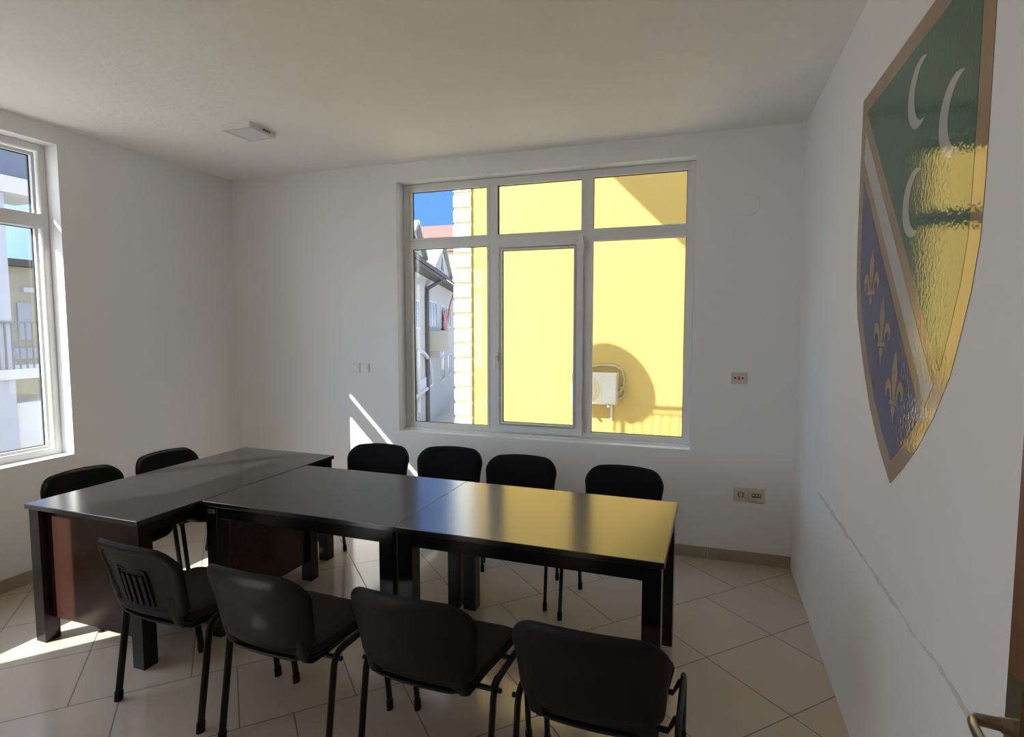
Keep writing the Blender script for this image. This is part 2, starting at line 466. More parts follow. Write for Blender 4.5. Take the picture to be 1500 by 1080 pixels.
w3, fin3 = window('added_window', 'unseen window added in the left wall behind the viewer to brighten the room', lambda p: (XF-p[1], p[0], p[2]),  # added behind the camera to let more daylight into the room
       NY0, NY1, LZ0, LZ1,
       [(NY0+0.08, -2.295, 0.850, 2.318), (-2.205, NY1-0.08, 0.850, 2.318), (NY0+0.08, -2.295, 2.418, 2.796), (-2.205, NY1-0.08, 2.418, 2.796)],
       None, [('v', -2.295, -2.205), ('h', 2.320, 2.416)], 0.042, 0.02)

# ------------------------------------------------------------------ tables
TOP = 0.745
def panel_table(name, w, l, legs, panels, plates, aprons):
    """local: x 0..w, y 0..l, z up"""
    root = empty(name)
    MB().box(0, w, 0, l, TOP-0.026, TOP, 0.0025).build('tabletop', M['table'], root)
    for (a0, a1, b0, b1) in legs:
        MB().box(a0, a1, b0, b1, 0, TOP-0.0262, 0.002).build('leg', M['body'], root)
    for (a0, a1, b0, b1, c0, c1, nm) in panels:
        MB().box(a0, a1, b0, b1, c0, c1, 0.0015).build(nm, M['panel'], root)['label'] = 'dark brown wood-grain end panel'
    for (a0, a1, b0, b1, c0) in aprons:
        MB().box(a0, a1, b0, b1, c0, TOP-0.0263, 0.0015).build('apron', M['body'], root)
    for (a, b, c) in plates:
        m = MB(); m.box(a-0.022, a+0.022, b-0.0015, b+0.004, c-0.010, c+0.010, 0.001)
        p = m.build('name_plate', M['steel'], root)
        m = MB()
        for k in range(5): m.box(a-0.016+k*0.007, a-0.011+k*0.007, b-0.0022, b-0.0014, c-0.005, c+0.005)
        m.build('engraving', M['dark'], p)
    return root
g = 0.075
o = 0.012
ZT = TOP-0.0264
W, LN = 0.815, 1.482
A = panel_table('conference_table', W, LN,
    [(o, o+g, o, o+g), (W-o-g, W-o, o, o+g), (o, o+g, LN-o-g, LN-o), (W-o-g, W-o, LN-o-g, LN-o)],
    [(o+g+0.0005, W-o-g-0.0005, 0.055, 0.073, 0.125, ZT, 'end_panel'), (o+g+0.0005, W-o-g-0.0005, LN-0.073, LN-0.055, 0.125, ZT, 'end_panel')],
    [],
    [(W-o-0.03, W-o-0.01, o+g+0.0005, LN-o-g-0.0005, 0.655), (o+0.01, o+0.03, o+g+0.0005, LN-o-g-0.0005, 0.655)])
A.location = (-3.336, 1.970, 0); A.rotation_euler.z = R(-1.4)
tag(A, 'long black table set crosswise under the left window, half in sunlight', 'table', 'black meeting tables pushed into a T')
W2, L2 = 1.163, 0.822
B = panel_table('conference_table', W2, L2,
    [(o, o+g, o, o+g), (W2-o-g, W2-o, o, o+g), (o, o+g, L2-o-g, L2-o), (W2-o-g, W2-o, L2-o-g, L2-o)],
    [(0.040, 0.058, o+g+0.0005, L2-o-g-0.0005, 0.125, ZT, 'end_panel')],
    [(W2-0.05, o+0.006, 0.690), (0.05, o-0.0025, 0.690)],
    [(o+g+0.0005, W2-o-g-0.0005, o+0.01, o+0.03, 0.652), (o+g+0.0005, W2-o-g-0.0005, L2-o-0.03, L2-o-0.01, 0.652)])
B.location = (-2.500, 2.303, 0); B.rotation_euler.z = R(-1.25)
tag(B, 'middle black table between the crosswise table and the yellow reflecting one', 'table', 'black meeting tables pushed into a T')
W3 = 1.212
C = panel_table('conference_table', W3, L2,
    [(o, o+g, o, o+g), (W3-o-g, W3-o, o, o+g), (o, o+g, L2-o-g, L2-o), (W3-o-g, W3-o, L2-o-g, L2-o)],
    [],
    [],
    [(o+g+0.0005, W3-o-g-0.0005, o+0.01, o+0.03, 0.652), (o+g+0.0005, W3-o-g-0.0005, L2-o-0.03, L2-o-0.01, 0.652),
     (W3-o-0.03, W3-o-0.01, o+g+0.0005, L2-o-g-0.0005, 0.652)])
C.location = (-1.3355, 2.2776, 0); C.rotation_euler.z = R(-1.25)
tag(C, 'right-hand end table whose top mirrors the yellow wall outside the window', 'table', 'black meeting tables pushed into a T')

# ------------------------------------------------------------------ chairs
def make_chair(ribbed):
    root = empty('conference_chair')
    # seat: rounded pad, local x across, y front +
    out = rounded(0.205, 0.225, -0.215, 0.235, 0.07, 0.085, 6, 0.02, 0.012)
    def fs(u, t, d):
        f = (t+0.215)/0.45
        drop = -0.035*max(0, (f-0.72)/0.28)**2 + 0.012*max(0, (0.3-f)/0.3)
        return (u, t, 0.440 + d + drop - 0.006*(1-(u/0.23)**2)*(1 if d > 0 else 0))
    MB().pillow(out, [(0.5, -0.002), (0.96, -0.002), (1.0, 0.010), (1.0, 0.022), (0.975, 0.036), (0.90, 0.043), (0.72, 0.046), (0.35, 0.047)], fs).build('seat', M['fabric_seat'], root, None, True)
    out2 = rounded(0.200, 0.220, -0.225, 0.228, 0.07, 0.085, 6, 0.025, 0.012)
    MB().pillow(out2, [(0.45, -0.030), (0.80, -0.030), (0.93, -0.022), (0.99, -0.008), (0.99, -0.0025), (0.4, -0.0025)], fs).build('seat_pan', M['plastic'], root, None, True)
    # backrest
    T0, T1 = 0.055, 0.345
    tilt = R(14.5)
    def fb(u, t, d):
        cv = 0.042*(1-(u/0.23)**2)           # hollow towards the sitter: middle lies further back
        bow = 0.014*math.sin(PI*min(1, max(0, (t-T0)/(T1-T0))))
        yb = -0.205 - t*math.sin(tilt) - cv + 0.008 + bow*0.6 + d*math.cos(tilt)
        zb = 0.440 + t*math.cos(tilt) + d*math.sin(tilt)
        return (u, yb, zb)
    ob = rounded(0.220, 0.237, T0, T1, 0.055, 0.085, 7, 0.0, 0.018)
    br = MB().pillow(ob, [(0.3, 0.032), (0.65, 0.031), (0.86, 0.027), (0.955, 0.018), (0.99, 0.008), (0.985, 0.001), (0.5, 0.001)], fb).build('backrest', M['fabric'], root, None, True)
    os_ = rounded(0.226, 0.243, T0-0.012, T1+0.005, 0.055, 0.088, 7, 0.006, 0.018)
    if ribbed:
        sh = MB().pillow(os_, [(0.5, -0.004), (0.80, -0.005), (0.83, -0.013), (0.90, -0.016), (0.965, -0.013), (1.0, -0.002), (1.0, 0.006), (0.97, 0.0085), (0.5, 0.0005)], fb).build('back_shell', M['plastic'], root, None, True)
        m = MB()
        def bar(u0, u1, t0, t1, d0, d1):
            vs = [m.bm.verts.new(fb(u, t, d)) for d in (d0, d1) for u, t in ((u0, t0), (u1, t0), (u1, t1), (u0, t1))]
            for f in ((0, 1, 2, 3), (4, 5, 6, 7), (0, 1, 5, 4), (1, 2, 6, 5), (2, 3, 7, 6), (3, 0, 4, 7)): m.bm.faces.new([vs[i] for i in f])
        ta, tb = 0.085, 0.245
        bar(-0.086, -0.078, ta, tb, -0.010, -0.003); bar(0.078, 0.086, ta, tb, -0.010, -0.003); bar(-0.086, 0.086, tb, tb+0.008, -0.010, -0.003)
        for k in range(4):
            u = -0.054 + k*0.036
            bar(u-0.009, u+0.009, ta, tb-0.02, -0.0125, -0.003)
        m.build('vent_grille', M['plastic'], sh)
    else:
        sh = MB().pillow(os_, [(0.3, -0.016), (0.70, -0.015), (0.90, -0.012), (0.97, -0.007), (1.0, 0.000), (1.0, 0.006), (0.97, 0.0085), (0.5, 0.0005)], fb).build('back_shell', M['plastic'], root, None, True)
    for sx in (-1, 1):
        m = MB()   # socket at the bottom of the shell where the upright enters
        m.tube([fb(sx*0.165, 0.005, 0.004), fb(sx*0.165, 0.022, 0.004), fb(sx*0.165, 0.075, 0.003), fb(sx*0.165, 0.13, 0.001)], [0.030, 0.034, 0.036, 0.028], [0.012, 0.015, 0.016, 0.008], 12, side=(1, 0, 0))
        m.build('upright_socket', M['plastic'], sh, None, True)
        p0 = Vector(fb(sx*0.165, 0.03, 0.004))
        MB().tube([p0, Vector((sx*0.165, p0.y+0.016, 0.430)), Vector((sx*0.165, p0.y+0.050, 0.408)), Vector((sx*0.165, -0.10, 0.402)), Vector((sx*0.165, 0.02, 0.402))], 0.014, 0.008, 10, side=(1, 0, 0)).build('back_upright', M['frame'], root, None, True)
    # side frames: an inverted U of oval tube on each side; legs and rail as separate parts
    xs = 0.258
    for sx in (-1, 1):
        zr = 0.450
        def leg(y_top, y_mid, y_foot):
            pts = [(sx*xs, y_top, zr+0.0), (sx*xs, y_top+(y_mid-y_top)*0.55, zr-0.004), (sx*xs, y_mid-(y_mid-y_top)*0.12, zr-0.018), (sx*xs, y_mid+(y_foot-y_mid)*0.06, zr-0.045), (sx*xs, y_foot-(y_foot-y_mid)*0.05, 0.035), (sx*xs, y_foot, 0.004)]
            o = MB().tube(pts, 0.0105, 0.0165, 12, side=(1, 0, 0)).build('leg', M['frame'], root, None, True)
            MB().tube([(sx*xs, y_foot-(y_foot-y_mid)*0.07, 0.042), (sx*xs, y_foot, 0.0)], 0.0135, 0.0195, 12, side=(1, 0, 0)).build('foot_cap', M['plastic'], o, None, True)
        leg(-0.09, -0.150, -0.212)
        leg(0.09, 0.155, 0.208)
        MB().tube([(sx*xs, -0.0905, zr), (sx*xs, 0.0905, zr)], 0.0104, 0.0164, 12, side=(1, 0, 0)).build('side_rail', M['frame'], root, None, True)
        MB().lathe([(0.009, 0), (0.009, 0.012), (0.005, 0.014)], (sx*(xs+0.010) if sx > 0 else -xs-0.024, -0.137, 0.425), 'x', 10).build('bolt', M['plastic'], root, None, True)
    for yy in (-0.10, 0.10):
        MB().tube([(-xs+0.009, yy, 0.445), (-0.225, yy, 0.398), (0.225, yy, 0.398), (xs-0.009, yy, 0.445)], 0.010, 0.010, 10).build('crossbar', M['frame'], root, None, True)
    return root

G1 = 'chairs with their backs to the viewer'; G2 = 'chairs along the window side'; G3 = 'chairs under the left window'
CH = [  # x, y, deg, ribbed, label, group
 (-2.168, 1.955, -4.5, 1, 'black chair with a ribbed grille in its plastic back, nearest the crosswise table end', G1),
 (-1.530, 1.905, -3.0, 0, 'black chair with smooth curved back, between the ribbed one and the middle table legs', G1),
 (-0.900, 1.915, -3.0, 0, 'black chair with its back to the viewer at the joint of the two tables', G1),
 (-0.300, 1.890, -1.5, 0, 'black chair nearest the viewer, in front of the yellow reflecting table end', G1),
 (-2.215, 3.365, 186.0, 0, 'black chair beside the sun patch on the back wall, below the window edge', G2),
 (-1.672, 3.440, 187.0, 0, 'black chair under the left light of the back window', G2),
 (-1.122, 3.346, 184.0, 0, 'black chair under the middle sash of the back window', G2),
 (-0.468, 3.262, 175.5, 0, 'black chair set apart under the right light of the back window', G2),
 (-3.293, 2.418, -91.0, 0, 'black chair close to the left window, at the near end of the crosswise table', G3),
 (-3.264, 2.971, -91.0, 0, 'black chair behind the crosswise table, nearer the room corner', G3),
]
smooth0 = None
for (x, y, a, rib, lab, grp) in CH:
    if rib: c = make_chair(True)
    elif smooth0 is None: c = smooth0 = make_chair(False)
    else: c = copy_tree(smooth0)
    c.location = (x, y, 0); c.rotation_euler = (0, 0, R(a)); tag(c, lab, 'chair', grp)

# ------------------------------------------------------------------ ceiling lamp
lamp = empty('ceiling_light', (-2.94, 3.21, CC)); tag(lamp, 'square white surface-mounted lamp on the ceiling, switched off', 'ceiling light')
m = MB(); m.prism([(-0.112, -0.120), (0.112, -0.120), (0.112, 0.120), (-0.112, 0.120)], -0.030, 0.0, 'z'); m.build('housing', M['lamp_body'], lamp)
m = MB()
m.strip([(-0.112, -0.120), (0.112, -0.120), (0.112, 0.120), (-0.112, 0.120)], [(-0.097, -0.105), (0.097, -0.105), (0.097, 0.105), (-0.097, 0.105)], -0.038, -0.0302, 'z'); m.build('rim', M['lamp_body'], lamp)
MB().box(-0.0968, 0.0968, -0.1048, 0.1048, -0.036, -0.0303, 0.001).build('diffuser', M['lamp_lens'], lamp)
m = MB()
for k in range(5): m.box(0.1121, 0.1135, 0.0+k*0.014, 0.008+k*0.014, -0.022, -0.008)
m.build('vent_slot', M['dark'], lamp)

# ------------------------------------------------------------------ sockets and switches (back wall)
def plate(name, x0, x1, z0, z1, mat, label, cat, group=None, kind='switch'):
    cx, cz = (x0+x1)/2, (z0+z1)/2
    root = empty(name, (cx, D, cz)); tag(root, label, cat, group)
    w, h = (x1-x0)/2, (z1-z0)/2
    MB().box(-w, w, -0.010, 0, -h, h, 0.003).build('cover_plate', mat, root)
    if kind == 'switch':
        m = MB(); m.box(-w*0.62, w*0.62, -0.0135, -0.0101, -h*0.66, h*0.66, 0.001); m.build('rocker', mat, root)
    elif kind == 'schuko':
        MB().lathe([(0.024, -0.0112), (0.024, -0.0101)], (0, 0, 0), 'y', 24).build('socket_ring', mat, root)
        MB().lathe([(0.0205, -0.0120), (0.0205, -0.0113)], (0, 0, 0), 'y', 24).build('socket_well', M['dark'], root)
        m = MB(); m.lathe([(0.0145, -0.0135), (0.0145, -0.0121)], (0, 0, 0), 'y', 20); m.box(-0.004, 0.004, -0.0136, -0.0121, 0.015, 0.0195); m.box(-0.004, 0.004, -0.0136, -0.0121, -0.0195, -0.015)
        m.build('socket_insert', mat, root)
        for sx in (-1, 1): MB().lathe([(0.003, -0.0140), (0.003, -0.0136)], (sx*0.0085, 0, 0), 'y', 8).build('pin_hole', M['dark'], root)
    elif kind == 'antenna':
        for sx in (-1, 1): MB().lathe([(0.0065, -0.0125), (0.0065, -0.0101)], (sx*w*0.48, 0, 0.002), 'y', 12).build('jack', M['dark'], root)
        MB().box(-0.008, 0.008, -0.0108, -0.0101, -0.012, 0.012).build('red_mark', M['red'], root)['label'] = 'faded red printed mark'
    elif kind == 'data':
        MB().box(-0.030, 0.030, -0.0108, -0.0101, -0.012, 0.014).build('port_recess', M['dark'], root)
        for sx in (-1, 0, 1): MB().box(sx*0.019-0.007, sx*0.019+0.007, -0.0130, -0.0109, -0.004, 0.010, 0.001).build('port', mat, root)
    return root
plate('light_switch', -2.885, -2.799, 1.270, 1.346, M['switch'], 'left one of two white switches on the back wall left of the window', 'switch', 'switch pair')
plate('light_switch', -2.791, -2.710, 1.272, 1.348, M['switch'], 'right one of two white switches, closer to the window', 'switch', 'switch pair')
plate('wall_socket', -2.935, -2.858, 0.450, 0.530, M['socket'], 'small cream socket low in the sun patch beside the chair', 'socket', None, 'schuko')
plate('antenna_outlet', 0.186, 0.287, 1.266, 1.347, M['socket'], 'cream outlet with two dots right of the back window', 'outlet', None, 'antenna')
plate('wall_socket', 0.225, 0.319, 0.440, 0.537, M['socket'], 'cream round-pin socket low on the right of the back wall', 'socket', None, 'schuko')
plate('data_outlet', 0.321, 0.425, 0.440, 0.538, M['socket'], 'cream data outlet low on the back wall nearest the corner', 'outlet', None, 'data')
m = MB(); m.lathe([(0.075, -0.0035), (0.079, 0.001)], (0, 0, 0), 'y', 28)
tag(m.build('blank_cover', M['wall'], None, (0.262, D, 2.49), True), 'round painted-over cover high on the back wall right of the window', 'cover')

# ------------------------------------------------------------------ shield emblem on the right wall
emb = empty('wall_emblem', (RR, 2.196, 1.144)); tag(emb, 'large glossy shield emblem, green and blue with white band, on the right wall', 'emblem')
EY, EZ = 2.196, 1.144
LEFT = [(2.777, 2.592), (2.777, 2.241), (2.774, 2.033), (2.757, 1.838), (2.715, 1.70), (2.648, 1.596), (2.560, 1.470), (2.472, 1.362), (2.330, 1.235), (2.190, 1.144)]
RIGHT = [(2.184, 1.146), (2.070, 1.222), (1.959, 1.307), (1.847, 1.415), (1.753, 1.533), (1.703, 1.636), (1.653, 1.754), (1.622, 1.870), (1.614, 1.984), (1.612, 2.100), (1.610, 2.592)]
OUT = LEFT + RIGHT
def inset(poly, d):
    """offset a (convex) polygon inwards"""
    n = len(poly); area = sum(poly[i][0]*poly[(i+1) % n][1]-poly[(i+1) % n][0]*poly[i][1] for i in range(n))
    sg = 1 if area > 0 else -1
    lines = []
    for i in range(n):
        a, b = Vector(poly[i]), Vector(poly[(i+1) % n]); e = (b-a)
        if e.length < 0.02: continue
        e.normalize(); nn = Vector((-e.y, e.x))*sg; lines.append((a+nn*d, e))
    out = []
    for i in range(len(lines)):
        p, e = lines[i-1]; q, f = lines[i]
        den = e.x*f.y-e.y*f.x
        if abs(den) < 1e-4: out.append(tuple(q)); continue
        t = ((q.x-p.x)*f.y-(q.y-p.y)*f.x)/den
        out.append(tuple(p+e*t))
    return out
def clip(poly, nrm, c, keep_greater):
    out = []; n = len(poly)
    def f(p): return (p[0]*nrm[0]+p[1]*nrm[1]-c)*(1 if keep_greater else -1)
    for i in range(n):
        a, b = poly[i], poly[(i+1) % n]; fa, fb_ = f(a), f(b)
        if fa >= 0: out.append(a)
        if (fa > 0) != (fb_ > 0) and fa != fb_:
            t = fa/(fa-fb_); out.append((a[0]+(b[0]-a[0])*t, a[1]+(b[1]-a[1])*t))
    return out
def sticker(name, poly, layer, mat, parent=emb):
    m = MB(); m.prism([(y-EY, z-EZ) for y, z in poly], -0.0002 - 0.0006*(layer-1) - (0.0012 if layer == 1 else 0.0) + (0.0012 if layer == 1 else 0), -0.0012*1 - 0.0006*layer, 'x')
    return m.build(name, mat, parent)
INN = inset(OUT, 0.066)
nn = (0.743, -0.669); cG = 2.702*nn[0] + 2.522*nn[1]
sticker('gold_backing', OUT, 1, M['v_gold'])
sticker('green_field', clip(INN, nn, cG, False), 2, M['v_green'])
sticker('white_band', clip(clip(INN, nn, cG+0.055, True), nn, cG+0.132, False), 2, M['v_white'])
sticker('blue_field', clip(INN, nn, cG+0.182, True), 2, M['v_blue'])
def crescent(cy, cz, ro, ri, off):
    # horns point to lower y (towards the viewer's right)
    d = off; xi = (ro*ro - ri*ri + d*d)/(2*d)      # intersection distance from outer centre
    ao = math.acos(max(-1, min(1, xi/ro))); ai = math.acos(max(-1, min(1, (xi-d)/ri)))
    pts = []
    K = 26
    for k in range(K+1):
        a = ao + (2*PI-2*ao)*k/K; pts.append((cy - ro*math.cos(a), cz + ro*math.sin(a)))
    for k in range(1, K):
        a = (2*PI-ai) - (2*PI-2*ai)*k/K; pts.append((cy - d - ri*math.cos(a), cz + ri*math.sin(a)))
    return pts
for cy, cz, ro in ((2.088, 2.372, 0.103), (1.808, 2.214, 0.107), (2.090, 2.045, 0.103)):
    sticker('crescent', crescent(cy, cz, ro, ro*0.86, ro*0.42), 3, M['v_white'])
def fleur(cy, zt, zb, hw):
    h = zt-zb
    def P(l): return [(cy + a*hw, zb + b*h) for a, b in l]
    mid = P([(0, 1), (0.16, 0.88), (0.30, 0.74), (0.30, 0.62), (0.18, 0.48), (0.12, 0.335), (-0.12, 0.335), (-0.18, 0.48), (-0.30, 0.62), (-0.30, 0.74), (-0.16, 0.88)])
    out = [mid]
    for s in (-1, 1):
        q = [(0.18, 0.335), (0.24, 0.44), (0.36, 0.54), (0.55, 0.605), (0.78, 0.60), (0.96, 0.53), (1.0, 0.45), (0.92, 0.375), (0.74, 0.34), (0.80, 0.40), (0.74, 0.455), (0.60, 0.47), (0.46, 0.43), (0.38, 0.335)]
        out.append(P([(s*a, b) for a, b in q]))
    out.append(P([(-0.46, 0.325), (0.46, 0.325), (0.46, 0.265), (-0.46, 0.265)]))
    out.append(P([(-0.14, 0.255), (0.14, 0.255), (0.22, 0.17), (0.10, 0.12), (0, 0), (-0.10, 0.12), (-0.22, 0.17)]))
    return out
for cy, zt, zb, hw in ((2.525, 1.967, 1.722, 0.103), (2.360, 1.778, 1.530, 0.100), (2.190, 1.587, 1.343, 0.097)):
    m = MB()
    for poly in fleur(cy, zt, zb, hw): m.prism([(y-EY, z-EZ) for y, z in poly], -0.0014, -0.0030, 'x')
    m.build('fleur_de_lis', M['v_gold'], emb)

# ------------------------------------------------------------------ open door leaf against the right wall
door = empty('door_1', (0.53, 0.30, 0.0)); struct(door, 'brown veneered door standing open against the right wall')
MB().box(-0.020, 0.022, 0.0, 0.870, 0.012, 2.03, 0.002).build('door_leaf', M['door'], door)
hp = MB()
pts = []
hp.prism([(0.800, 0.83), (0.842, 0.83), (0.846, 0.835), (0.846, 1.080), (0.838, 1.090), (0.806, 1.090), (0.800, 1.084)], -0.029, -0.0205, 'x')
pl = hp.build('handle_plate', M['handle'], door)
m = MB()
m.lathe([(0.013, -0.042), (0.013, -0.0295)], (0, 0.826, 1.003), 'x', 16)
m.tube([(-0.030, 0.826, 1.003), (-0.060, 0.828, 1.004), (-0.078, 0.826, 1.006), (-0.087, 0.815, 1.007), (-0.090, 0.795, 1.005), (-0.090, 0.760, 0.999), (-0.088, 0.722, 0.992)],
       [0.012, 0.011, 0.011, 0.012, 0.013, 0.0135, 0.011], [0.009, 0.008, 0.0075, 0.007, 0.0065, 0.006, 0.005], 14, side=(0, 0, 1))
m.build('lever_handle', M['handle'], door, None, True)

# ------------------------------------------------------------------ outdoors: yellow house opposite the back window
YW = 10.0
yb = empty('yellow_house', (0.5, YW, -4.0)); struct_off = Vector((0.5, YW, -4.0))
tag(yb, 'sunlit yellow rendered house with white corner quoins, close outside the back window', 'building')
def at(m, nm, mat, parent, off, smooth=False):
    for v in m.bm.verts: v.co -= off
    return m.build(nm, mat, parent, None, smooth)
QX = -4.462
at(MB().box(QX+0.03, 7.0, YW, YW+9, -4.0, 8.6), 'facade', M['yellow'], yb, struct_off)
at(MB().box(QX, -4.118, YW-0.03, YW+0.5, -4.0, 8.6), 'corner_strip', M['yellow_trim'], yb, struct_off)
m = MB()
for k in range(-13, 24):
    z0 = 0.533+0.2775*k
    m.box(QX-0.012, -4.128, YW-0.058, YW+0.48, z0-0.001, z0+0.212, 0.006)
at(m, 'quoins', M['quoin'], yb, struct_off)
at(MB().box(QX-0.3, 7.3, YW-0.35, YW+9.3, 8.6, 8.85), 'roof_slab', M['roof_grey'], yb, struct_off)
# air conditioner on the yellow wall
acx0, acx1, acz0, acz1 = -2.14, -1.375, 0.335, 0.862
ac = empty('air_conditioner', ((acx0+acx1)/2, YW, acz0)); off = Vector(((acx0+acx1)/2, YW, acz0))
tag(ac, 'white outdoor air conditioner unit on the yellow house wall', 'air conditioner')
at(MB().box(acx0, acx1, YW-0.36, YW-0.06, acz0, acz1, 0.01), 'casing', M['ac'], ac, off)
m = MB(); cc = (acx0+0.27, YW-0.361, (acz0+acz1)/2)
for r_ in (0.06, 0.11, 0.16, 0.21): m.tube([(cc[0]+r_*math.cos(2*PI*k/24), cc[1]-0.006, cc[2]+r_*math.sin(2*PI*k/24)) for k in range(24)], 0.006, 0.006, 6, closed=True)
for k in range(8): m.tube([(cc[0], cc[1]-0.006, cc[2]), (cc[0]+0.22*math.cos(PI*k/4), cc[1]-0.006, cc[2]+0.22*math.sin(PI*k/4))], 0.004, 0.004, 6)
at(m, 'fan_guard', M['ac'], ac, off)
m = MB(); m.lathe([(0.225, -0.003), (0.225, 0.0)], cc, 'y', 28); at(m, 'fan_opening', M['ac_dark'], ac, off)
m = MB(); m.box(acx1-0.235, acx1-0.01, YW-0.372, YW-0.361, acz0+0.015, acz1-0.04, 0.004); sp_ = at(m, 'service_panel', M['ac_panel'], ac, off)
m = MB(); m.box(acx1-0.21, acx1-0.03, YW-0.375, YW-0.3722, acz1-0.11, acz1-0.10); at(m, 'panel_groove', M['ac_dark'], sp_, off)
for dx in (0.12, 0.62):
    m = MB(); m.box(acx0+dx, acx0+dx+0.04, YW-0.40, YW, acz0-0.035, acz0-0.001); m.box(acx0+dx, acx0+dx+0.04, YW-0.035, YW, acz0-0.3, acz0-0.035)
    at(m, 'bracket', M['ac'], ac, off)
m = MB()
m.tube([(acx0+0.2, YW-0.02, 0.93), (acx0+0.45, YW-0.03, 0.985), (acx1-0.08, YW-0.03, 0.975), (acx1+0.05, YW-0.03, 0.90), (acx1+0.085, YW-0.03, 0.75), (acx1+0.075, YW-0.04, 0.60), (acx1+0.02, YW-0.12, 0.53)], 0.017, 0.017, 8)
m.tube([(acx1+0.02, YW-0.12, 0.60), (acx1+0.08, YW-0.04, 0.61), (acx1+0.105, YW-0.03, 0.52), (acx1+0.08, YW-0.04, 0.44), (acx1+0.01, YW-0.12, 0.41)], 0.012, 0.012, 8)
at(m, 'refrigerant_hose', M['hose'], ac, off, True)

# own building: eaves, upper storeys, balcony (they cast the shadows seen outside)
struct(MB().box(-4.946, 0.9, -3.8, 4.60, CC+0.17, CC+0.34).build('trim_1', M['concrete']), 'floor slab of the storey above, overhanging on the window side')
struct(MB().box(-4.96, 3.0, -3.0, 5.95, 7.69, 7.9).build('trim_2', M['concrete']), 'roof eaves of this building')
struct(MB().box(-4.40, 2.5, -2.0, 4.975, 5.10, 7.68).build('trim_3', M['render_white']), 'projecting top storey of this building')
struct(MB().box(-4.40, 2.5, -2.0, 4.55, CC+0.345, 5.095).build('trim_4', M['render_white']), 'recessed storey above this room')
struct(MB().box(-5.0, -3.2, 4.605, 5.66, CC+0.14, CC+0.30).build('trim_5', M['concrete']), 'balcony slab of the storey above')
zb0 = CC+0.30
bal = empty('balcony_railing', (-4.05, 5.6, zb0)); off = Vector((-4.05, 5.6, zb0))
tag(bal, 'iron balcony railing of the storey above the back window', 'railing')
m = MB(); m.box(-4.9, -3.2, 5.575, 5.625, 3.89, 3.95, 0.005); at(m, 'top_rail', M['iron'], bal, off)
m = MB(); m.box(-4.9, -3.2, 5.588, 5.612, 3.80, 3.822); m.box(-4.9, -3.2, 5.588, 5.612, zb0+0.05, zb0+0.075); at(m, 'mid_rail', M['iron'], bal, off)
for k in range(11):
    x = -4.80 + k*0.15
    m = MB(); m.tube([(x, 5.6, 3.805), (x, 5.605, 3.74), (x+0.01, 5.64, 3.66), (x+0.02, 5.67, 3.55), (x+0.01, 5.65, 3.44), (x, 5.6, zb0+0.06)], 0.013, 0.013, 6)
    at(m, 'baluster', M['iron'], bal, off, True)
for x in (-4.88, -3.22):
    m = MB(); m.box(x-0.02, x+0.02, 5.58, 5.62, zb0, 3.89); at(m, 'post', M['iron'], bal, off)
dish = empty('satellite_dish', (-4.92, 5.66, 4.28)); tag(dish, 'satellite dish fixed to the balcony railing above the back window', 'satellite dish')
m = MB()
prof = [(0.02, 0.10), (0.16, 0.088), (0.30, 0.055), (0.42, 0.018), (0.52, -0.02), (0.525, -0.005), (0.42, 0.033), (0.30, 0.07), (0.16, 0.103), (0.02, 0.115)]
m.lathe(prof, (0, 0, 0), 'y', 36)
rot = Matrix.Rotation(R(-38), 4, 'Z') @ Matrix.Rotation(R(-14), 4, 'X') @ Matrix.Diagonal((0.98, 1, 1.10, 1))
for v in m.bm.verts: v.co = rot @ v.co
m.build('reflector', M['ac'], dish, None, True)
m = MB(); m.tube([rot @ Vector((0, -0.0, -0.52)), rot @ Vector((0, -0.35, -0.45)), rot @ Vector((0, -0.50, -0.16))], 0.018, 0.018, 8); m.lathe([(0.035, -0.05), (0.035, 0.05)], rot @ Vector((0, -0.50, -0.12)), 'y', 12)
m.build('feed_arm', M['iron'], dish, None, True)
m = MB(); m.tube([(0.04, 0.10, -0.95), (0.04, 0.10, -0.05)], 0.024, 0.024, 10); m.build('mast', M['iron'], dish, None, True)

struct(MB().box(-90, 60, -60, 110, -4.2, -4.0).build('ground', M['asphalt']), 'pale asphalt ground outside')

# ------------------------------------------------------------------ far houses seen through the left light of the back window
P0 = Vector((-13.3, 25.0, 0)); P1 = Vector((-19.15, 42.6, 0)); ev = (P1-P0).normalized()
ang = math.atan2(ev.y, ev.x)
hs = empty('grey_roofed_house', (P0.x, P0.y, -4.0), ang)
tag(hs, 'long greige house with grey roof and white gables far beyond the back window', 'building')
